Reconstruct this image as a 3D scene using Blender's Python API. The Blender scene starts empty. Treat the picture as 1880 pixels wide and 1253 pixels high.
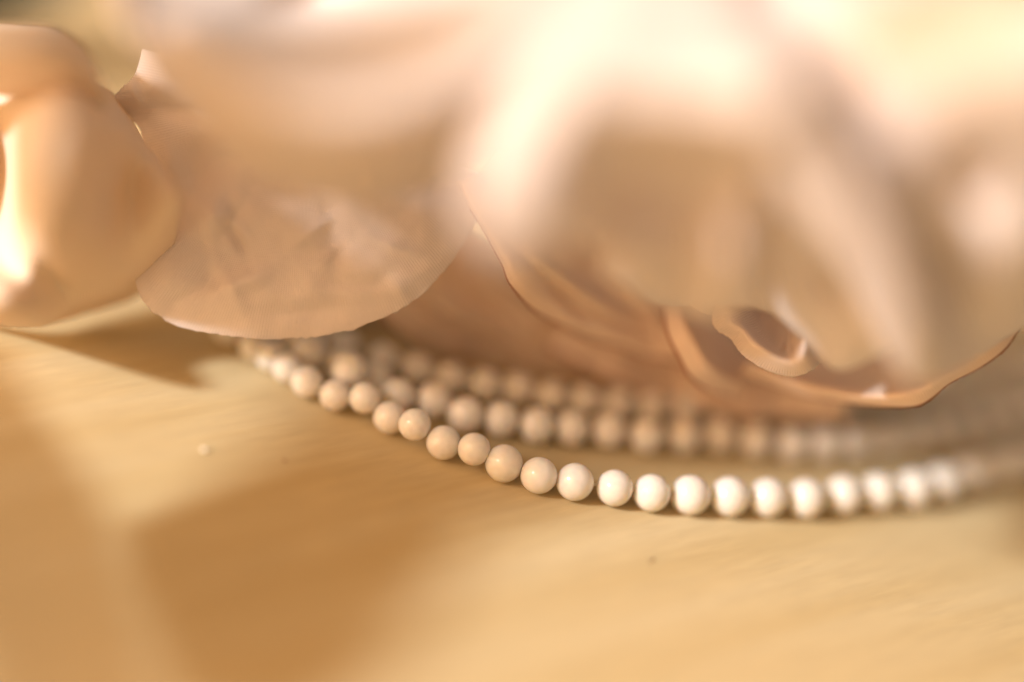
import bpy, bmesh, math, random
import numpy as np
from mathutils import Vector, Matrix, noise
random.seed(7)
R = math.radians
S = bpy.context.scene
COL = S.collection
MM = 0.001

# ------------------------------------------------------------------ camera
PITCH, ROLL, DIST, FOCAL = R(28), R(15), 290.0, 100.0
FPX = 1880 * FOCAL / 36.0
B0 = Vector((0, -math.cos(PITCH), math.sin(PITCH))); U0 = Vector((0, math.sin(PITCH), math.cos(PITCH))); R0 = Vector((1, 0, 0))
CR = math.cos(ROLL) * R0 + math.sin(ROLL) * U0
CU = -math.sin(ROLL) * R0 + math.cos(ROLL) * U0
CB = B0
CAM = -(CR * ((1000 - 940) / FPX * DIST) + CU * (-(905 - 626.5) / FPX * DIST) - CB * DIST)   # the table point under the front pearl is the origin

def ray(px, py):
    return CR * ((px - 940) / FPX) + CU * (-(py - 626.5) / FPX) - CB
def at(px, py, o):            # a point o mm beyond the focal distance (in mm)
    return CAM + ray(px, py) * (DIST + o)
def on(px, py, h=0.0):        # a point h mm above the table
    r = ray(px, py)
    return CAM + r * ((h - CAM.z) / r.z)

cd = bpy.data.cameras.new('camera'); cam = bpy.data.objects.new('camera', cd); COL.objects.link(cam)
cd.lens = FOCAL; cd.sensor_width = 36; cd.clip_start = 0.01; cd.clip_end = 50
cd.dof.use_dof = True; cd.dof.focus_distance = (DIST - 1.5) * MM
cd.dof.aperture_fstop = 2.2; cd.dof.aperture_blades = 0
m = Matrix((CR, CU, CB)).transposed().to_4x4(); m.translation = CAM * MM
cam.matrix_world = m
S.camera = cam

# ------------------------------------------------------------------ light
SUN_AZ, SUN_EL = R(38), R(28)      # towards the left of the camera and in front of the flowers
SUN = Vector((-math.cos(SUN_AZ) * math.cos(SUN_EL), -math.sin(SUN_AZ) * math.cos(SUN_EL), math.sin(SUN_EL)))
sl = bpy.data.lights.new('sun', 'SUN'); sl.energy = 3.3; sl.angle = R(4); sl.color = (0.88, 0.945, 1.0)
so = bpy.data.objects.new('sun', sl); COL.objects.link(so)
so.rotation_euler = SUN.to_track_quat('Z', 'Y').to_euler(); so.location = SUN * 0.6
elev = math.asin(SUN.z)
w = bpy.data.worlds.new('World'); S.world = w; w.use_nodes = True
nt = w.node_tree; bg = nt.nodes['Background']
sky = nt.nodes.new('ShaderNodeTexSky'); sky.sky_type = 'NISHITA'; sky.sun_disc = False
sky.sun_elevation = elev; sky.sun_rotation = math.atan2(SUN.x, SUN.y)
sky.dust_density = 6; sky.ozone_density = 0.3; sky.air_density = 1
mx = nt.nodes.new('ShaderNodeMix'); mx.data_type = 'RGBA'; mx.blend_type = 'MULTIPLY'; mx.inputs[0].default_value = 1
mx.inputs[7].default_value = (1.0, 0.68, 0.41, 1)        # orange tint warms the sky light to imitate colour grading
nt.links.new(sky.outputs[0], mx.inputs[6]); nt.links.new(mx.outputs[2], bg.inputs[0]); bg.inputs[1].default_value = 0.138
S.view_settings.view_transform = 'Standard'; S.view_settings.look = 'None'; S.view_settings.gamma = 1; S.view_settings.exposure = 0.42
S.cycles.use_denoising = True
S.cycles.max_bounces = 10; S.cycles.diffuse_bounces = 6; S.cycles.transmission_bounces = 8

# ------------------------------------------------------------------ helpers
def tag(o, label=None, cat=None, group=None, kind=None):
    if label: o['label'] = label
    if cat: o['category'] = cat
    if group: o['group'] = group
    if kind: o['kind'] = kind
    return o
def empty(name, loc):
    o = bpy.data.objects.new(name, None); COL.objects.link(o); o.location = loc; o.empty_display_size = 0.005
    return o
def link(name, me, mat, parent=None):
    o = bpy.data.objects.new(name, me); COL.objects.link(o)
    if mat and not me.materials: me.materials.append(mat)
    if parent:
        o.parent = parent; o.matrix_parent_inverse = Matrix.Translation(-parent.location)
    return o
def N(nt, kind, **kw):
    n = nt.nodes.new(kind)
    for k, v in kw.items(): setattr(n, k, v)
    return n
def material(name):
    mt = bpy.data.materials.new(name); mt.use_nodes = True
    return mt, mt.node_tree, mt.node_tree.nodes['Principled BSDF'], mt.node_tree.nodes['Material Output']

def fabric(name, col, trans_col, trans=0.42, rib=0.35, var=0.05, edge=None, sheer=0, pitch=0.36):
    mt, nt, bs, out = material(name)
    L = nt.links.new
    uv = N(nt, 'ShaderNodeUVMap'); 
    # ribbed weave: fine ridges running in from the rim, crossed by finer threads
    mp = N(nt, 'ShaderNodeMapping'); L(uv.outputs[0], mp.inputs[0])
    wv = N(nt, 'ShaderNodeTexWave', wave_type='BANDS', bands_direction='X', wave_profile='SIN'); wv.inputs['Scale'].default_value = 1 / 0.36 / 3.183
    wv.inputs['Scale'].default_value = (2 * math.pi / pitch) / 20.0
    wv.inputs['Distortion'].default_value = 0.5; wv.inputs['Detail'].default_value = 1; wv.inputs['Detail Scale'].default_value = .3
    L(mp.outputs[0], wv.inputs['Vector'])
    wv2 = N(nt, 'ShaderNodeTexWave', wave_type='BANDS', bands_direction='Y'); wv2.inputs['Scale'].default_value = (2 * math.pi / 0.22) / 20.0
    L(mp.outputs[0], wv2.inputs['Vector'])
    ma = N(nt, 'ShaderNodeMath', operation='MULTIPLY_ADD'); L(wv2.outputs['Fac'], ma.inputs[0]); ma.inputs[1].default_value = 0.35; L(wv.outputs['Fac'], ma.inputs[2])
    bp = N(nt, 'ShaderNodeBump'); bp.inputs['Strength'].default_value = rib; bp.inputs['Distance'].default_value = 0.00012
    L(ma.outputs[0], bp.inputs['Height'])
    tc = N(nt, 'ShaderNodeTexCoord')
    nz = N(nt, 'ShaderNodeTexNoise'); nz.inputs['Scale'].default_value = 90; nz.inputs['Detail'].default_value = 3; L(tc.outputs['Object'], nz.inputs['Vector'])
    cr = N(nt, 'ShaderNodeMix', data_type='RGBA')
    cr.inputs[6].default_value = (*[c * (1 - var) for c in col[:1]], col[1] * (1 - 1.6 * var), col[2] * (1 - 2.4 * var), 1); cr.inputs[7].default_value = (*col, 1)
    L(nz.outputs[0], cr.inputs[0]); L(cr.outputs[2], bs.inputs['Base Color'])
    tr = N(nt, 'ShaderNodeBsdfTranslucent'); tr.inputs[0].default_value = (*trans_col, 1)
    if edge:                                           # narrow rim band tinted rust
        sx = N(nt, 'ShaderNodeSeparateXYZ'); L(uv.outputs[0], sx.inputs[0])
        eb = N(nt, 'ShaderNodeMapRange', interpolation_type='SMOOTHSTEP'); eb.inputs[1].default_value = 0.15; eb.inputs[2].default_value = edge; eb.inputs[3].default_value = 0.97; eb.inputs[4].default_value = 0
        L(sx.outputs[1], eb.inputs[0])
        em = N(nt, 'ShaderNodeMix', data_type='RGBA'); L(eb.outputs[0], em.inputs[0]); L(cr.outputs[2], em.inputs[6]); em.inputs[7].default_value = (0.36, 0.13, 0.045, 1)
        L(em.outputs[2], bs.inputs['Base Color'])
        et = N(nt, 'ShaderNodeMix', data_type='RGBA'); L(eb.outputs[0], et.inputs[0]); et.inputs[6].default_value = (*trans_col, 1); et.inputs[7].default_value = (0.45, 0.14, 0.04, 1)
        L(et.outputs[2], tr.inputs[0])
    bs.inputs['Roughness'].default_value = 0.55; bs.inputs['Specular IOR Level'].default_value = 0.25
    bs.inputs['Sheen Weight'].default_value = 0.15
    L(bp.outputs[0], bs.inputs['Normal'])
    L(bp.outputs[0], tr.inputs['Normal'])
    ms = N(nt, 'ShaderNodeMixShader'); ms.inputs[0].default_value = trans
    L(bs.outputs[0], ms.inputs[1]); L(tr.outputs[0], ms.inputs[2]); L(ms.outputs[0], out.inputs[0])
    if sheer:                                          # open weave of the added shade casters passes some light straight through
        tp = N(nt, 'ShaderNodeBsdfTransparent'); m2 = N(nt, 'ShaderNodeMixShader'); m2.inputs[0].default_value = sheer
        L(ms.outputs[0], m2.inputs[1]); L(tp.outputs[0], m2.inputs[2]); L(m2.outputs[0], out.inputs[0])
    return mt
WOVEN = fabric('blush_silk_woven', (0.92, 0.86, 0.83), (0.95, 0.84, 0.75), trans=0.35, rib=0.28, pitch=0.31)
PINK = fabric('blush_silk', (0.88, 0.83, 0.81), (0.94, 0.85, 0.78), trans=0.32, rib=0.15, pitch=0.25)
CURL = fabric('blush_silk_ribbed', (0.93, 0.84, 0.78), (0.95, 0.76, 0.56), trans=.35, rib=0.35, pitch=.3)
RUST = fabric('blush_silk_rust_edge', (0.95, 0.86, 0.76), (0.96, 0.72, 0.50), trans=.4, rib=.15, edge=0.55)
IVORY = fabric('ivory_silk', (0.92, 0.83, 0.70), (0.95, 0.74, 0.45), trans=.3, rib=0.1)
VEIL = fabric('caster_voile', (0.92, 0.83, 0.68), (0.95, 0.78, 0.50), trans=.45, sheer=0.38)  # cloth used only on the added shade casters
SHEER = fabric('caster_organza', (0.92, 0.83, 0.68), (0.95, 0.80, 0.55), trans=.6, sheer=0.4)  # sheerer cloth, also only for the unseen shade casters

def cr_interp(P, n):
    """Catmull-Rom through the rows of P (k, m, 3) with n steps per span."""
    k = len(P)
    Q = np.concatenate([[2 * P[0] - P[1]], P, [2 * P[-1] - P[-2]]])
    out = []
    for i in range(k - 1):
        a, b, c, d = Q[i], Q[i + 1], Q[i + 2], Q[i + 3]
        for j in range(n):
            t = j / n
            out.append(0.5 * (2 * b + (c - a) * t + (2 * a - 5 * b + 4 * c - d) * t * t + (3 * b - a - 3 * c + d) * t ** 3))
    out.append(P[-1])
    return np.array(out)

def petal(parent, rows, mat, n=10, wob=0.4, thick=0.12, label=None, name='petal', seed=0, fray=0.12, ws=0.12, bumps=()):
    """A petal as a curved cloth sheet; rows run from the rim (first) inwards, each a list of (px, py, o)."""
    P = np.array([[p for p in row] for row in rows], dtype=float)
    G = cr_interp(P, n)
    G = np.swapaxes(cr_interp(np.swapaxes(G, 0, 1), n), 0, 1)
    a, b = G.shape[:2]
    for (cx, cy, an, sa, sb, amp) in bumps:            # folds: (centre, direction, half length, half width, depth in mm)
        dx, dy = G[..., 0] - cx, G[..., 1] - cy; ca, sn = math.cos(R(an)), math.sin(R(an))
        G[..., 2] += amp * np.exp(-((dx * ca + dy * sn) / sa) ** 2 - ((-dx * sn + dy * ca) / sb) ** 2)
    G = np.array([[at(*p)[:] for p in row] for row in G])
    V = []
    for i in range(a):
        for j in range(b):
            p = Vector(G[i, j])
            q = p * ws + Vector((seed * 7.3, seed * 3.1, 0))
            p = p + CB * (noise.noise(q) * wob * 1.6 + noise.noise(q * 2.7) * wob * 0.6) + CU * noise.noise(q * 1.7 + Vector((9, 9, 9))) * wob * 0.5
            if i == 0: p = p + CU * (noise.noise(Vector(G[i, j]) * 2.2) * fray)
            if p.z < 0.35: p.z = 0.35
            V.append(p * MM)
    F = [(i * b + j, i * b + j + 1, (i + 1) * b + j + 1, (i + 1) * b + j) for i in range(a - 1) for j in range(b - 1)]
    me = bpy.data.meshes.new(name); me.from_pydata(V, [], F)
    du = np.concatenate([[0], np.cumsum(np.linalg.norm(G[0, 1:] - G[0, :-1], axis=1))])
    dv = np.concatenate([[0], np.cumsum(np.linalg.norm(G[1:, b // 2] - G[:-1, b // 2], axis=1))])
    uvl = me.uv_layers.new(name='UVMap')
    for lp in me.loops:
        i, j = divmod(lp.vertex_index, b)
        uvl.data[lp.index].uv = (du[j], dv[i])
    me.shade_smooth()
    o = link(name, me, mat, parent)
    sd = o.modifiers.new('thickness', 'SOLIDIFY'); sd.thickness = thick * MM; sd.offset = 0
    if label: o['label'] = label
    return o

def tube(name, pts, rad, mat, parent=None, cyclic=False, seg=8, org=None):
    org = org or Vector((0, 0, 0)); vs, fs = [], []; k = len(pts)
    for i, p in enumerate(pts):
        t = (pts[(i + 1) % k] - pts[i - 1]) if cyclic else (pts[min(i + 1, k - 1)] - pts[max(i - 1, 0)])
        t.normalize(); a = t.cross(Vector((0.1, 0.2, 1))).normalized(); b = t.cross(a)
        for s in range(seg):
            an = 2 * math.pi * s / seg; vs.append((p + (a * math.cos(an) + b * math.sin(an)) * rad) * MM - org)
    for i in range(k if cyclic else k - 1):
        for s in range(seg):
            j = (i + 1) % k; fs.append((i * seg + s, i * seg + (s + 1) % seg, j * seg + (s + 1) % seg, j * seg + s))
    if not cyclic: fs += [tuple(range(seg))[::-1], tuple(range((k - 1) * seg, k * seg))]
    me = bpy.data.meshes.new(name); me.from_pydata(vs, [], fs); me.shade_smooth()
    return link(name, me, mat, parent)

# ------------------------------------------------------------------ table
def wood():
    mt, nt, bs, out = material('honey_wood')
    L = nt.links.new
    d = on(1300, 790) - on(400, 1000); ang = math.atan2(d.y, d.x)
    tc = N(nt, 'ShaderNodeTexCoord')
    mp = N(nt, 'ShaderNodeMapping', vector_type='TEXTURE'); mp.inputs['Rotation'].default_value = (0, 0, ang); L(tc.outputs['Object'], mp.inputs[0])
    mp2 = N(nt, 'ShaderNodeMapping'); mp2.inputs['Scale'].default_value = (9, 170, 1); L(mp.outputs[0], mp2.inputs[0])
    n1 = N(nt, 'ShaderNodeTexNoise'); n1.inputs['Scale'].default_value = 1; n1.inputs['Detail'].default_value = 5; n1.inputs['Distortion'].default_value = 0.4; L(mp2.outputs[0], n1.inputs['Vector'])
    mp3 = N(nt, 'ShaderNodeMapping'); mp3.inputs['Scale'].default_value = (160, 900, 1); L(mp.outputs[0], mp3.inputs[0])
    n2 = N(nt, 'ShaderNodeTexNoise'); n2.inputs['Scale'].default_value = 1; n2.inputs['Detail'].default_value = 4; L(mp3.outputs[0], n2.inputs['Vector'])
    r = N(nt, 'ShaderNodeValToRGB'); r.color_ramp.elements[0].position = 0.3; r.color_ramp.elements[1].position = 0.72
    r.color_ramp.elements[0].color = (0.42, 0.315, 0.155, 1); r.color_ramp.elements[1].color = (0.475, 0.38, 0.22, 1)
    L(n1.outputs[0], r.inputs[0])
    r2 = N(nt, 'ShaderNodeMapRange'); r2.inputs[1].default_value = .3; r2.inputs[2].default_value = .7; r2.inputs[3].default_value = 0.93; r2.inputs[4].default_value = 1.04; L(n2.outputs[0], r2.inputs[0])
    mm = N(nt, 'ShaderNodeMix', data_type='RGBA', blend_type='MULTIPLY'); mm.inputs[0].default_value = 1
    L(r.outputs[0], mm.inputs[6]); L(r2.outputs[0], mm.inputs[7]); L(mm.outputs[2], bs.inputs['Base Color'])
    bp = N(nt, 'ShaderNodeBump'); bp.inputs['Strength'].default_value = 0.35; bp.inputs['Distance'].default_value = 0.0001; L(n2.outputs[0], bp.inputs['Height']); L(bp.outputs[0], bs.inputs['Normal'])
    bs.inputs['Roughness'].default_value = 0.5; bs.inputs['Specular IOR Level'].default_value = 0.3
    return mt
bm = bmesh.new()
bmesh.ops.create_cube(bm, size=1)
bmesh.ops.scale(bm, vec=(1.5, 1.1, 0.024), verts=bm.verts)
bmesh.ops.bevel(bm, geom=list(bm.edges), offset=0.004, segments=3, affect='EDGES')
me = bpy.data.meshes.new('tabletop'); bm.to_mesh(me); bm.free(); me.shade_smooth()
tb = link('tabletop', me, wood()); tb.location = (0.05, 0.28, -0.012)
tag(tb, 'honey coloured smooth wooden tabletop under the pearls and flowers', 'table', kind='structure')

# ------------------------------------------------------------------ necklace
def pearl_mesh(r=1.0, hole=0.09, seg=40, rings=22):
    vs, fs = [], []
    a0 = math.asin(hole)
    prof = [(hole * 0.8, math.cos(a0) - 0.12), (hole * 0.92, math.cos(a0) - 0.02)]
    for k in range(rings + 1):
        a = a0 * 1.25 + (math.pi - 2.5 * a0) * k / rings
        prof.append((math.sin(a), math.cos(a)))
    prof += [(hole * 0.92, -math.cos(a0) + 0.02), (hole * 0.8, -math.cos(a0) + 0.12)]
    for (q, x) in prof:
        for s in range(seg):
            t = 2 * math.pi * s / seg
            vs.append((x * r, q * math.cos(t) * r, q * math.sin(t) * r))
    for k in range(len(prof) - 1):
        for s in range(seg):
            fs.append((k * seg + s, k * seg + (s + 1) % seg, (k + 1) * seg + (s + 1) % seg, (k + 1) * seg + s))
    me = bpy.data.meshes.new('pearl'); me.from_pydata(vs, [], fs); me.shade_smooth()
    bm = bmesh.new(); bm.from_mesh(me); bmesh.ops.recalc_face_normals(bm, faces=bm.faces); bm.to_mesh(me); bm.free(); me.shade_smooth()
    return me
def pearl_mat():
    mt, nt, bs, out = material('milky_pearl')
    L = nt.links.new
    oi = N(nt, 'ShaderNodeObjectInfo')
    r = N(nt, 'ShaderNodeValToRGB'); r.color_ramp.elements[0].color = (0.72, 0.67, 0.60, 1); r.color_ramp.elements[1].color = (0.74, 0.70, 0.64, 1)
    L(oi.outputs['Random'], r.inputs[0])
    tc = N(nt, 'ShaderNodeTexCoord'); nz = N(nt, 'ShaderNodeTexNoise'); nz.inputs['Scale'].default_value = 2.2; nz.inputs['Detail'].default_value = 4
    ad = N(nt, 'ShaderNodeVectorMath', operation='ADD'); L(tc.outputs['Object'], ad.inputs[0]); L(oi.outputs['Location'], ad.inputs[1])
    L(ad.outputs[0], nz.inputs['Vector'])
    mr = N(nt, 'ShaderNodeMapRange'); mr.inputs[1].default_value = .3; mr.inputs[2].default_value = .7; mr.inputs[3].default_value = .93; mr.inputs[4].default_value = 1.03; L(nz.outputs[0], mr.inputs[0])
    mm = N(nt, 'ShaderNodeMix', data_type='RGBA', blend_type='MULTIPLY'); mm.inputs[0].default_value = 1
    L(r.outputs[0], mm.inputs[6]); L(mr.outputs[0], mm.inputs[7]); L(mm.outputs[2], bs.inputs['Base Color'])
    sp = N(nt, 'ShaderNodeTexNoise'); sp.inputs['Scale'].default_value = 5; L(ad.outputs[0], sp.inputs['Vector'])
    bp = N(nt, 'ShaderNodeBump'); bp.inputs['Strength'].default_value = .12; bp.inputs['Distance'].default_value = 0.0001; L(sp.outputs[0], bp.inputs['Height']); L(bp.outputs[0], bs.inputs['Normal'])
    bs.inputs['Subsurface Weight'].default_value = 0.9; bs.inputs['Coat Weight'].default_value = .3; bs.inputs['Coat Roughness'].default_value = .04; bs.inputs['Subsurface Radius'].default_value = (1.0, 0.75, 0.5); bs.inputs['Subsurface Scale'].default_value = 0.0035
    bs.inputs['Roughness'].default_value = 0.09; bs.inputs['IOR'].default_value = 1.5
    return mt
PM = pearl_mat(); PME = pearl_mesh()
cm, cnt, cb, _ = material('cord_thread'); cb.inputs['Base Color'].default_value = (0.75, 0.66, 0.5, 1); cb.inputs['Roughness'].default_value = 0.8
RB = 2.0
front = [(1880, 853, 0), (1837, 862, 0), (1791, 872, 0), (1740, 889, 0), (1686, 900, 0), (1622, 905, 0), (1558, 910, 0), (1489, 917, 0), (1419, 916, 0), (1349, 914, 0), (1277, 911, 0), (1206, 906, 0),
         (1138, 897, 0), (1065, 886, 0), (999, 874, 0), (935, 852, 0), (880, 826, .6), (824, 814, 0), (771, 781, .9), (725, 768, 0), (679, 732, .8), (625, 727, 0), (573, 702, 0), (537, 676, 0), (506, 655, 0), (476, 635, 0)]
mid = [(1463, 816, 0), (1396, 809, 0), (1330, 801, 0), (1264, 801, 0), (1196, 801, 0), (1127, 792, 0), (1055, 787, 0), (986, 781, 0), (920, 770, 0), (855, 756, 0), (803, 740, 0), (748, 724, 0), (698, 706, 0), (652, 693, 0.3), (612, 674, 0), (577, 655, 0), (548, 633, 0)]
back = [(733, 668, 0), (784, 682, 0), (836, 695, 0), (891, 706, 0), (954, 716, 0), (1015, 728, 0), (1078, 737, 0), (1140, 744, 0), (1205, 750, 0)]
wp = lambda L: [on(p[0], p[1], RB + 0.02 + p[2]) for p in L]
def resample(pts, step=3.86):
    P = cr_interp(np.array([p[:] for p in pts]), 24)
    out, acc = [], 0
    last = P[0]
    for q in P[1:]:
        if np.linalg.norm(q - last) >= step: out.append(Vector(q)); last = q
    return out
F, M_, K = wp(front), wp(mid), wp(back)
TBL = lambda x, y: on(x, y, RB + 0.02)
left_loop = [F[-1], TBL(452, 612), TBL(440, 590), TBL(460, 575), TBL(520, 585), TBL(600, 620), TBL(680, 650), K[0]]
right_loop = [K[-1], TBL(1350, 752), TBL(1550, 740), TBL(1750, 720), TBL(1930, 700), TBL(2010, 710), TBL(1990, 740), TBL(1880, 770), TBL(1700, 800), TBL(1560, 815), M_[0]]
RAD = {}
DIA = {679: 59, 725: 61, 771: 60, 824: 65, 880: 62, 935: 70, 999: 68, 1065: 71, 1138: 69, 1206: 70, 1277: 75, 1349: 75, 1419: 75, 1489: 74, 625: 60, 573: 60, 537: 58, 506: 57, 476: 57}
path = [(p, DIA.get(q[0], 73) / 2 / 18.0 * (1 + max(0, (p - CAM).dot(-CB) - 290) / 290), True) for p, q in zip(F, front)]
def add(pts, r, fixed=False):
    for p in pts: path.append((p, r, fixed))
add(resample(left_loop, 3.6)[:-1], 1.78); add(K, 1.85); add(resample(right_loop)[:-1], 1.92); add(M_, 1.92)
add(resample([M_[-1], TBL(520, 608), TBL(505, 588), TBL(560, 560), TBL(800, 555), TBL(1200, 590), TBL(1600, 610), TBL(2000, 640), TBL(2130, 720), TBL(2060, 790), TBL(1960, 830), F[0]])[:-1], 1.92)
PTS = [p.copy() for p, _r, _f in path]; RR = [_r for _p, _r, _f in path]; FX = [_f for _p, _r, _f in path]
# neighbouring pearls must not sink into each other
for it in range(40):
    mv = 0
    for i in range(len(PTS)):
        for j in range(i + 1, len(PTS)):
            if FX[i] and FX[j]: continue
            d = PTS[j] - PTS[i]
            if abs(d.x) > 4 or abs(d.y) > 4: continue
            l, need = d.length, RR[i] + RR[j]
            if 1e-6 < l < need:
                c = d / l * (need - l); wi, wj = (0, 1) if FX[i] else ((1, 0) if FX[j] else (.5, .5))
                PTS[i] -= c * wi; PTS[j] += c * wj; mv += 1
    for k, p in enumerate(PTS):
        if p.z < RR[k]: p.z = RR[k]
    if not mv: break
nk = empty('pearl_necklace', PTS[14] * MM * 1.0)
nk.location.z = 0
tag(nk, 'looped string of milky cream pearls lying on the wooden tabletop', 'necklace')
n = len(PTS)
for i, p in enumerate(PTS):
    o = link('pearl', PME, PM, nk)
    t = (PTS[(i + 1) % n] - PTS[i - 1]).normalized()
    t = (t + Vector((random.uniform(-.12, .12), random.uniform(-.12, .12), random.uniform(-.15, .15)))).normalized()
    s = RR[i] * random.uniform(0.985, 1.01) * MM
    q = t.to_track_quat('X', 'Z') @ Matrix.Rotation(random.uniform(0, 6.28), 3, 'X').to_quaternion()
    o.matrix_local = Matrix.Translation(p * MM) @ q.to_matrix().to_4x4() @ Matrix.Diagonal((s, s, s * random.uniform(.98, 1.01), 1))
tube('cord', PTS, 0.14, cm, nk, cyclic=True)

# ------------------------------------------------------------------ crumbs on the table
def lump(name, px, py, sx, sy, sz, mat, rot=0):
    bm = bmesh.new(); bmesh.ops.create_icosphere(bm, subdivisions=3, radius=1)
    for v in bm.verts: v.co *= 1 + 0.35 * noise.noise(v.co * 1.6 + Vector((px, 0, 0)))
    for v in bm.verts: v.co = Vector((v.co.x * sx, v.co.y * sy, v.co.z * sz)) * MM
    me = bpy.data.meshes.new(name); bm.to_mesh(me); bm.free(); me.shade_smooth()
    o = link(name, me, mat); o.location = on(px, py, sz * 0.8) * MM; o.rotation_euler.z = rot
    return o
wm, _n, wb, _ = material('cream_crumb'); wb.inputs['Base Color'].default_value = (0.85, 0.78, 0.62, 1); wb.inputs['Roughness'].default_value = 0.8
dm, _n, db, _ = material('brown_speck'); db.inputs['Base Color'].default_value = (0.22, 0.10, 0.05, 1); db.inputs['Roughness'].default_value = 0.8
tag(lump('crumb', 376, 826, .36, .27, .2, wm, .3), 'tiny cream crumb alone on the sunlit wood left of the pearls', 'crumb')
tag(lump('speck', 523, 846, .28, .1, .06, dm, .1), 'tiny dark brown speck on the wood between crumb and pearls', 'speck')
base = on(1195, 1030) * MM
fp = [(1191, 1035, .05), (1194, 1032, .1), (1197, 1030, .16), (1199, 1027, .1), (1199, 1024, .05)]
lf = tube('lint_fibre', [on(*q) for q in fp], 0.035, dm, org=base, seg=6); lf.location = base
tag(lf, 'short dark lint fibre on the wood in front of the pearls', 'lint')

# ------------------------------------------------------------------ flowers
rnd = random.Random(11).uniform
# --- left flower (ivory)
def flower(name, px, py, label, cat='flower'):
    return tag(empty(name, on(px, py) * MM), label, cat, 'silk flowers heaped over the pearls')
lf_ = flower('silk_flower', 60, 560, 'yellowish ivory silk flower with curled petals above the crumb, beside the broad blush petal')
petal(lf_, [[(-160, 560, 0), (-60, 590, 2), (20, 600, 4), (80, 598, 5), (150, 578, 6), (250, 546, 8), (310, 480, 4)],
            [(-160, 500, -8), (-60, 540, -9), (20, 560, -6), (85, 560, -3), (150, 535, -3), (250, 500, -3), (325, 430, -4)],
            [(-160, 430, -9), (-60, 460, -9), (20, 470, -9), (90, 460, -16), (160, 440, -16), (250, 420, -13), (330, 370, -12)],
            [(-160, 330, -9), (-60, 340, -9), (20, 340, -9), (90, 330, -22), (160, 330, -21), (245, 335, -17), (308, 325, -12)],
            [(-160, 200, -8), (-60, 210, -8), (20, 210, -10), (105, 205, -22), (165, 220, -20), (232, 240, -14), (268, 266, -8)],
            [(-160, 130, 4), (-60, 130, 0), (40, 130, -4), (110, 130, -6), (155, 143, -4), (198, 166, 0), (228, 198, 4)]], IVORY, seed=1, wob=.3,
      bumps=[(100, 300, 105, 105, 42, -19), (-10, 300, 90, 110, 40, 2), (235, 350, 90, 110, 50, 9), (15, 555, 30, 70, 35, -10), (95, 505, 50, 50, 22, 4), (-10, 300, 90, 120, 40, 5)])
petal(lf_, [[(-200, 180, -4), (-80, 175, -6), (20, 175, -8), (90, 180, -8), (150, 200, -8), (190, 240, -8)],
            [(-200, 140, -16), (-80, 135, -20), (20, 135, -22), (90, 145, -20), (150, 175, -16), (190, 215, -12)],
            [(-200, 90, -22), (-80, 80, -26), (20, 80, -28), (100, 90, -26), (160, 125, -20), (200, 175, -14)],
            [(-200, 62, -16), (-80, 56, -18), (20, 56, -20), (95, 62, -20), (150, 92, -16), (180, 140, -12)],
            [(-200, 52, 0), (-80, 46, -2), (20, 45, -4), (92, 52, -6), (145, 82, -8), (180, 130, -10)]], IVORY, seed=2, wob=.3)

# --- middle flower (blush)
mf = flower('silk_flower', 560, 560, 'blush silk flower whose broad sheer petal hangs over the left end of the pearls')
rim = [(262, 90, -1), (246, 140, -1.5), (210, 180, 0), (238, 212, 1), (264, 268, 0), (245, 400, 2), (255, 535, 0), (320, 596, 0), (420, 618, 0), (520, 622, 0), (640, 604, 0), (760, 553, 0), (850, 450, 1), (920, 330, 4)]
def inner(f, do, cx=560, cy=190):
    return [(x + (cx - x) * f, y + (cy - y) * f, o + do) for x, y, o in rim]
petal(mf, [rim, inner(.05, -.6), inner(.16, -1.6), inner(.34, -1.5), inner(.52, -2), inner(.72, 0), inner(.93, 5)], WOVEN, n=14, wob=.3, seed=3, ws=0.16, fray=.35,
      bumps=[(395, 400, 60, 34, 24, -1.3), (450, 515, -20, 50, 18, -.9), (610, 440, 85, 70, 22, .9), (650, 520, 0, 65, 14, .6), (560, 570, -5, 130, 18, .6), (330, 330, 60, 50, 20, -.8), (800, 480, 140, 90, 18, -.6), (245, 170, 70, 30, 12, -1.2)]
      + [(rnd(350, 740), rnd(370, 540), rnd(-60, 80), rnd(20, 70), rnd(8, 20), rnd(-.6, .6)) for _ in range(26)])
petal(mf, [[(300, 150, -18), (380, 240, -21), (440, 310, -24), (560, 352, -24), (700, 368, -22), (840, 322, -15), (930, 260, -10), (1060, 180, -8)],
           [(250, 90, -24), (370, 190, -31), (450, 250, -36), (570, 290, -37), (700, 300, -36), (830, 265, -30), (950, 190, -24), (1080, 120, -20)],
           [(215, 30, -28), (360, 120, -38), (450, 170, -45), (580, 200, -47), (700, 200, -47), (830, 165, -45), (950, 100, -42), (1090, 40, -36)],
           [(195, -40, -26), (350, 50, -34), (450, 95, -38), (580, 110, -39), (700, 95, -38), (830, 60, -37), (960, 10, -35), (1100, -40, -30)],
           [(180, -120, -20), (350, -40, -24), (450, -10, -26), (590, -10, -26), (700, -20, -26), (830, -50, -25), (960, -90, -22), (1100, -120, -20)],
           [(180, -220, -10), (350, -160, -10), (450, -150, -10), (590, -150, -10), (700, -150, -10), (830, -170, -10), (960, -190, -8), (1100, -220, -8)]], PINK, seed=4, wob=.3,
      bumps=[(570, 10, -12, 120, 45, 9), (230, 60, 90, 120, 40, -5)])
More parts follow.
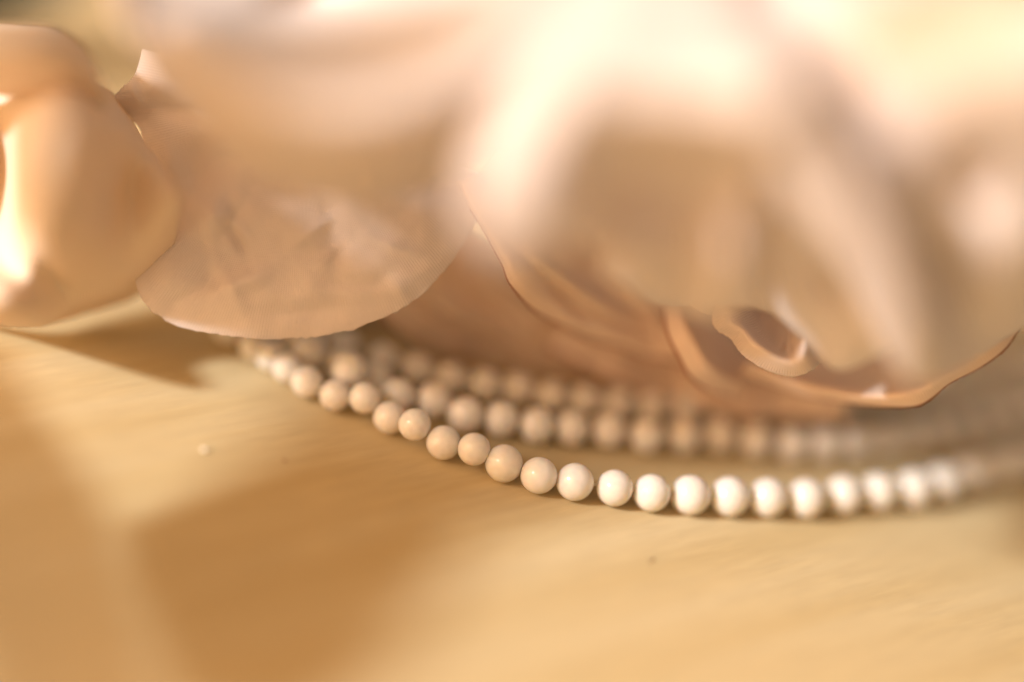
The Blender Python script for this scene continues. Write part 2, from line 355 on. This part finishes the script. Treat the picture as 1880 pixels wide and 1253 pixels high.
# petals under, behind the pearls
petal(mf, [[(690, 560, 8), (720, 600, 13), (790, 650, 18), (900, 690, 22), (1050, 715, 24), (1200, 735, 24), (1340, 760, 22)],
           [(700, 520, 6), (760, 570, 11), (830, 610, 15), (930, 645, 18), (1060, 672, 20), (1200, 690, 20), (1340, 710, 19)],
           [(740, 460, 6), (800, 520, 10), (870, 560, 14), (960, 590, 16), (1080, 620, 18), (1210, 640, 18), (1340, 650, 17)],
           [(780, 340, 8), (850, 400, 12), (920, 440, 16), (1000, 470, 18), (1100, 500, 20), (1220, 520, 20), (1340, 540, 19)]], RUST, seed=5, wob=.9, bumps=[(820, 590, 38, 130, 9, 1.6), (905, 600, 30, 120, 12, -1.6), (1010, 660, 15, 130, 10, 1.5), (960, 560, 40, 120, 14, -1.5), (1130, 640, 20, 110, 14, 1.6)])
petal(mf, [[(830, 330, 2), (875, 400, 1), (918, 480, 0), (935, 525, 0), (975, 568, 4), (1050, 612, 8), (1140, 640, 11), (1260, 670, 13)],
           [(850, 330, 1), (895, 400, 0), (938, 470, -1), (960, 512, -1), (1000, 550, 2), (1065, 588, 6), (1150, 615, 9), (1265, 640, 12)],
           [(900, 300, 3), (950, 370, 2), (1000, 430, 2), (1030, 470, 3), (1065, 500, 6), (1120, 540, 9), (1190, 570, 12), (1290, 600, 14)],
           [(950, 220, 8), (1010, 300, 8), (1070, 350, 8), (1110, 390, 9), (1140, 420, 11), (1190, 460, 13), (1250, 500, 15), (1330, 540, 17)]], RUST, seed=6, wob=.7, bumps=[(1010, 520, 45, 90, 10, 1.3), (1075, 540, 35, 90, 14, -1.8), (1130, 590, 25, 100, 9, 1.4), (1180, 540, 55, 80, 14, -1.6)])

# --- right flower (large, blush-white)
rf = flower('silk_flower', 1400, 640, 'largest ruffled blush white silk flower, drooping over the back strands of pearls')
# left bulge and the hollow beside it
FOLD = [(1082, 440, 110, 110, 30, 8), (1245, 520, 95, 110, 30, 6), (1390, 500, 75, 100, 26, 5), (1640, 250, 62, 140, 30, 5), (1160, 520, 80, 60, 30, -3), (1250, 360, 0, 180, 95, 8), (1290, 190, 5, 200, 60, -4),
        (1515, 490, 60, 100, 48, 11), (1510, 78, 30, 110, 60, 10), (1560, 400, 60, 330, 52, -12), (1728, 500, 62, 130, 42, 10), (1805, 290, 70, 90, 60, 7), (1865, 500, 70, 100, 55, -4),
        (1455, 330, 58, 150, 26, -4), (1600, 300, 60, 190, 24, 5), (1655, 330, 62, 170, 26, -5), (1880, 330, 66, 150, 34, -5), (1350, 480, 80, 90, 24, -3)]
petal(rf, [[(874, 440, -46), (920, 472, -50), (995, 474, -46), (1066, 446, -30), (1140, 510, -28), (1220, 560, -24), (1320, 590, -20)],
           [(862, 380, -50), (905, 410, -60), (980, 415, -59), (1060, 395, -46), (1150, 450, -42), (1250, 480, -38), (1350, 520, -34)],
           [(864, 310, -49), (905, 330, -58), (985, 340, -59), (1070, 330, -50), (1160, 330, -46), (1260, 350, -46), (1380, 400, -44)],
           [(893, 210, -46), (940, 220, -54), (1015, 230, -57), (1090, 240, -52), (1170, 240, -49), (1270, 260, -48), (1400, 280, -46)],
           [(958, 110, -42), (1005, 110, -50), (1070, 120, -54), (1140, 150, -53), (1220, 160, -52), (1320, 170, -52), (1440, 180, -54)],
           [(1050, 10, -36), (1090, 10, -43), (1140, 20, -47), (1210, 40, -48), (1290, 50, -48), (1380, 60, -46), (1480, 70, -46)],
           [(1130, -120, -26), (1170, -120, -30), (1220, -120, -34), (1290, -110, -34), (1370, -110, -32), (1450, -110, -28), (1550, -110, -24)]], PINK, seed=7, wob=.3, bumps=FOLD)
petal(rf, [[(1100, 500, -20), (1200, 560, -10), (1290, 560, -6), (1400, 570, -8), (1470, 620, -8), (1540, 680, -10), (1620, 650, -12), (1700, 600, -16)],
           [(1110, 430, -28), (1210, 490, -22), (1300, 500, -16), (1400, 510, -18), (1480, 550, -22), (1560, 590, -20), (1640, 560, -20), (1720, 520, -24)],
           [(1130, 340, -36), (1230, 380, -34), (1320, 400, -30), (1410, 410, -32), (1500, 430, -38), (1580, 450, -34), (1660, 440, -30), (1740, 420, -34)],
           [(1180, 230, -42), (1270, 260, -40), (1350, 270, -42), (1440, 270, -46), (1520, 290, -46), (1600, 300, -42), (1680, 300, -38), (1760, 290, -42)],
           [(1250, 120, -44), (1330, 130, -48), (1420, 140, -54), (1500, 140, -54), (1580, 140, -50), (1660, 150, -50), (1740, 160, -52), (1800, 150, -52)],
           [(1300, 0, -36), (1380, 10, -42), (1460, 20, -46), (1530, 20, -46), (1600, 20, -44), (1680, 20, -46), (1760, 20, -50), (1830, 20, -52)],
           [(1340, -120, -26), (1420, -120, -26), (1500, -120, -26), (1560, -120, -24), (1640, -120, -26), (1720, -120, -34), (1800, -120, -38), (1860, -120, -38)]], PINK, seed=8, wob=.5, bumps=FOLD)
# front ridge on the right
petal(rf, [[(1590, 600, -14), (1630, 650, -20), (1680, 705, -22), (1740, 690, -14), (1800, 650, -8), (1860, 615, -4), (1960, 560, -4)],
           [(1550, 500, -24), (1600, 560, -32), (1660, 620, -34), (1730, 600, -30), (1800, 570, -26), (1870, 540, -26), (1970, 480, -26)],
           [(1510, 380, -34), (1570, 440, -40), (1630, 490, -42), (1710, 480, -40), (1790, 460, -38), (1880, 430, -42), (1980, 380, -44)],
           [(1480, 250, -42), (1540, 300, -46), (1610, 340, -48), (1690, 340, -46), (1780, 320, -46), (1880, 300, -52), (2000, 260, -54)],
           [(1520, 150, -36), (1580, 165, -46), (1640, 180, -50), (1720, 180, -56), (1800, 160, -60), (1900, 140, -62), (2020, 120, -64)],
           [(1580, -60, -34), (1640, -40, -44), (1700, -20, -52), (1760, -20, -57), (1840, -30, -60), (1930, -40, -62), (2050, -60, -62)]], PINK, seed=9, wob=.5, bumps=FOLD)
# ribbed curl in focus
petal(rf, [[(1306, 562, 0), (1312, 600, 0), (1342, 622, 0), (1362, 650, -1), (1400, 676, -1), (1450, 691, -1), (1490, 680, -2), (1520, 655, 2), (1560, 640, 6), (1600, 620, 8)],
           [(1325, 556, -3), (1340, 590, -3), (1362, 606, -3), (1385, 632, -4), (1415, 655, -4), (1450, 664, -4), (1480, 655, -5), (1515, 630, 1), (1555, 620, 5), (1600, 600, 7)],
           [(1360, 555, -3), (1376, 572, -1), (1390, 602, -1), (1409, 628, -2), (1428, 645, -3), (1450, 636, -1), (1480, 620, -5), (1515, 600, 0), (1555, 590, 5), (1605, 575, 7)],
           [(1400, 550, 1), (1402, 560, 3), (1408, 582, 2), (1424, 604, 2), (1442, 616, 1), (1460, 590, 2), (1485, 575, -4), (1515, 555, 1), (1560, 550, 6), (1610, 540, 8)],
           [(1430, 520, 3), (1436, 535, 3), (1446, 550, 4), (1458, 565, 4), (1475, 570, 3), (1490, 540, 4), (1505, 530, -2), (1525, 520, 4), (1565, 505, 8), (1615, 495, 9)]], CURL, seed=10, wob=.12, n=12)
petal(rf, [[(1180, 450, -6), (1232, 520, -1), (1262, 552, 0), (1302, 574, 1), (1350, 575, 2), (1420, 560, 4)],
           [(1200, 440, -7), (1246, 508, -3), (1275, 538, -2), (1310, 558, -1), (1355, 560, 0), (1420, 545, 2)],
           [(1240, 400, -2), (1290, 470, 4), (1320, 500, 5), (1350, 520, 6), (1385, 520, 7), (1440, 510, 9)]], CURL, seed=11, wob=.15)
# lower small petal with a bright tip
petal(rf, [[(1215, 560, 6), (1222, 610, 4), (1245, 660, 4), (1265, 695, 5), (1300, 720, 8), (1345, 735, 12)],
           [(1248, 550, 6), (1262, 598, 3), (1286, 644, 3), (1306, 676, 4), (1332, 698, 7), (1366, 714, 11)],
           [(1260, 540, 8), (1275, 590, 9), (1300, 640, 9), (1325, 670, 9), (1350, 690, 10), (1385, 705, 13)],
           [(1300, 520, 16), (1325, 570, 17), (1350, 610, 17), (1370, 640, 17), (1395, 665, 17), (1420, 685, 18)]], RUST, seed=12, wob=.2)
# underside petals at bottom right
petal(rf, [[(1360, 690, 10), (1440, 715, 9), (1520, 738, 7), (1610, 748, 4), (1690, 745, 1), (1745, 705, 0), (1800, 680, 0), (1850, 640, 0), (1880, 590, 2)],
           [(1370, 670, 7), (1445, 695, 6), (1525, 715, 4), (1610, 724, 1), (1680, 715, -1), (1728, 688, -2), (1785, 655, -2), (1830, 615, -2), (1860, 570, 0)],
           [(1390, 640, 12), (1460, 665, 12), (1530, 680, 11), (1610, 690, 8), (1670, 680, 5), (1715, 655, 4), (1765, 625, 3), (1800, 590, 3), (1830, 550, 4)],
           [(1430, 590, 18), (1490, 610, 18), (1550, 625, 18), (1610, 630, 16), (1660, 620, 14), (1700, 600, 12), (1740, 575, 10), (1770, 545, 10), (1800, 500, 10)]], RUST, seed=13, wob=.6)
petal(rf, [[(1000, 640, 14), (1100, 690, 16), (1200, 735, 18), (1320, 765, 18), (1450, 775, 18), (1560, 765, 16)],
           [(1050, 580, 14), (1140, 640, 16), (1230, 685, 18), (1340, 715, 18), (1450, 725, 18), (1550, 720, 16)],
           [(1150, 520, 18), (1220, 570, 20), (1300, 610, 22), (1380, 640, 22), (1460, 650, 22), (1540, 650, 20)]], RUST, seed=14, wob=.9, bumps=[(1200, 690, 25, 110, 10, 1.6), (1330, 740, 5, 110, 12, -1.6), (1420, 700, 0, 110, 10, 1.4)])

# unseen sheets added beyond the left of the frame to shade table, pearls and petals
def shade(cells, mat=IVORY, seed=20, wob=.3):
    P = np.array([[((at(*q[:2], q[3]) if len(q) > 3 else on(*q[:2])) + SUN * q[2])[:] for q in row] for row in cells])
    G = cr_interp(P, 8); G = np.swapaxes(cr_interp(np.swapaxes(G, 0, 1), 8), 0, 1)
    a, b = G.shape[:2]
    V = [(Vector(G[i, j]) + Vector((0, 0, noise.noise(Vector(G[i, j]) * .1) * wob))) * MM for i in range(a) for j in range(b)]
    Fc = [(i * b + j, i * b + j + 1, (i + 1) * b + j + 1, (i + 1) * b + j) for i in range(a - 1) for j in range(b - 1)]
    me = bpy.data.meshes.new('petal'); me.from_pydata(V, [], Fc)
    uvl = me.uv_layers.new(name='UVMap')
    for lp in me.loops:
        i, j = divmod(lp.vertex_index, b); uvl.data[lp.index].uv = (j * .5, i * .5)
    me.shade_smooth(); o = link('petal', me, mat, lf_)  # added shade caster parented to the left flower, not one of its petals
    sd = o.modifiers.new('thickness', 'SOLIDIFY'); sd.thickness = 0.12 * MM; sd.offset = 0
    return o
shade([[(236, 968, 28), (320, 930, 52), (470, 860, 100), (640, 840, 125), (800, 850, 140), (960, 880, 150)],
       [(250, 1012, 28), (335, 980, 52), (475, 940, 100), (640, 920, 125), (800, 910, 140), (950, 910, 150)],
       [(258, 1080, 28), (370, 1060, 56), (490, 1050, 78), (620, 1030, 100), (760, 1020, 115), (870, 1010, 125)],
       [(300, 1160, 28), (400, 1160, 58), (500, 1170, 78), (610, 1160, 100), (720, 1140, 115), (800, 1110, 125)],
       [(330, 1300, 32), (430, 1320, 60), (500, 1340, 78), (580, 1320, 100), (660, 1290, 115), (720, 1240, 125)]], seed=21)
shade([[(0, 640, 46), (90, 780, 46), (170, 900, 46), (225, 985, 46), (258, 1080, 46), (290, 1200, 46), (300, 1330, 46)],
       [(-120, 640, 48), (-40, 800, 48), (60, 950, 48), (130, 1040, 50), (170, 1140, 52), (180, 1240, 50), (180, 1350, 50)],
       [(-300, 700, 52), (-250, 880, 52), (-180, 1020, 54), (-120, 1120, 56), (-80, 1200, 56), (-60, 1280, 56), (-60, 1400, 56)]], SHEER, seed=22)
shade([[(270, 110, 80, 0), (400, 180, 90, 0), (560, 270, 92, 0), (660, 270, 96, 0), (860, 280, 100, 0)],
       [(240, 260, 80, 0), (400, 340, 90, 0), (560, 400, 92, 0), (660, 400, 96, 0), (900, 400, 100, 0)],
       [(230, 420, 80, 0), (420, 500, 90, 0), (560, 530, 92, 0), (660, 520, 96, 0), (880, 480, 100, 0)],
       [(280, 560, 80, 0), (460, 590, 90, 0), (600, 610, 92, 0), (680, 600, 96, 0), (860, 540, 100, 0)]], SHEER, seed=23)
shade([[(1215, 690, 117), (1290, 690, 120), (1360, 690, 124), (1440, 700, 130), (1600, 740, 142)],
       [(1210, 767, 117), (1290, 770, 120), (1365, 770, 124), (1450, 770, 130), (1610, 790, 142)],
       [(1200, 860, 117), (1280, 870, 120), (1360, 873, 124), (1450, 875, 130), (1610, 855, 142)]], IVORY, seed=24)
shade([[(1085, 690, 111), (1110, 690, 112), (1140, 690, 113), (1225, 690, 117)],
       [(1085, 735, 111), (1110, 735, 112), (1145, 735, 113), (1225, 735, 117)],
       [(1085, 815, 111), (1110, 822, 112), (1145, 835, 113), (1225, 850, 117)]], IVORY, seed=26)
shade([[(600, 655, 110), (700, 665, 116), (800, 690, 122), (920, 720, 130), (1060, 790, 136), (1190, 840, 140)],
       [(500, 780, 110), (600, 770, 116), (710, 790, 122), (860, 840, 130), (1020, 880, 136), (1170, 890, 140)],
       [(400, 905, 110), (500, 890, 116), (640, 900, 122), (810, 930, 130), (980, 940, 136), (1140, 940, 140)]], VEIL, seed=25)
shade([[(200, -80, 84, -40), (420, -80, 88, -40), (640, -80, 92, -40), (840, -90, 96, -40)],
       [(220, 60, 84, -40), (420, 60, 88, -42), (640, 50, 92, -44), (830, 20, 96, -42)],
       [(260, 200, 84, -36), (430, 220, 88, -42), (640, 220, 92, -44), (810, 180, 96, -42)],
       [(320, 300, 84, -30), (460, 350, 88, -34), (640, 370, 92, -34), (790, 330, 96, -30)]], VEIL, seed=27)
shade([[(1480, -130, 138, -50), (1620, -130, 144, -50), (1760, -130, 150, -50), (1980, -130, 156, -50)],
       [(1440, 0, 138, -50), (1600, 0, 144, -50), (1760, 0, 150, -55), (1980, 0, 156, -60)],
       [(1420, 120, 138, -50), (1590, 130, 144, -50), (1760, 140, 150, -55), (1980, 150, 156, -60)]], SHEER, seed=28)
# dark leaf behind the left flower
gm, gnt, gb, _ = material('olive_leaf'); gb.inputs['Base Color'].default_value = (0.07, 0.065, 0.035, 1); gb.inputs['Roughness'].default_value = .6
lr = empty('green_leaf', at(0, -40, 60) * MM); tag(lr, 'dark olive leaf out of focus behind the top of the ivory flower', 'leaf')
def leaf_blade():
    rows = [[(-260, 50, 40), (-120, 50, 44), (20, 40, 48), (100, 5, 50), (180, -50, 52)],
            [(-260, -40, 50), (-120, -30, 52), (20, -30, 56), (130, -50, 56), (215, -90, 54)],
            [(-260, -150, 46), (-120, -150, 48), (20, -140, 52), (130, -140, 54), (220, -130, 54)]]
    o = petal(lr, rows, gm, seed=31, wob=.3, thick=.4, name='leaf_blade')
    return o
leaf_blade()
tube('stalk', [at(220, -120, 54), at(300, -180, 60), at(420, -220, 70), at(560, -200, 80)], .8, gm, lr)
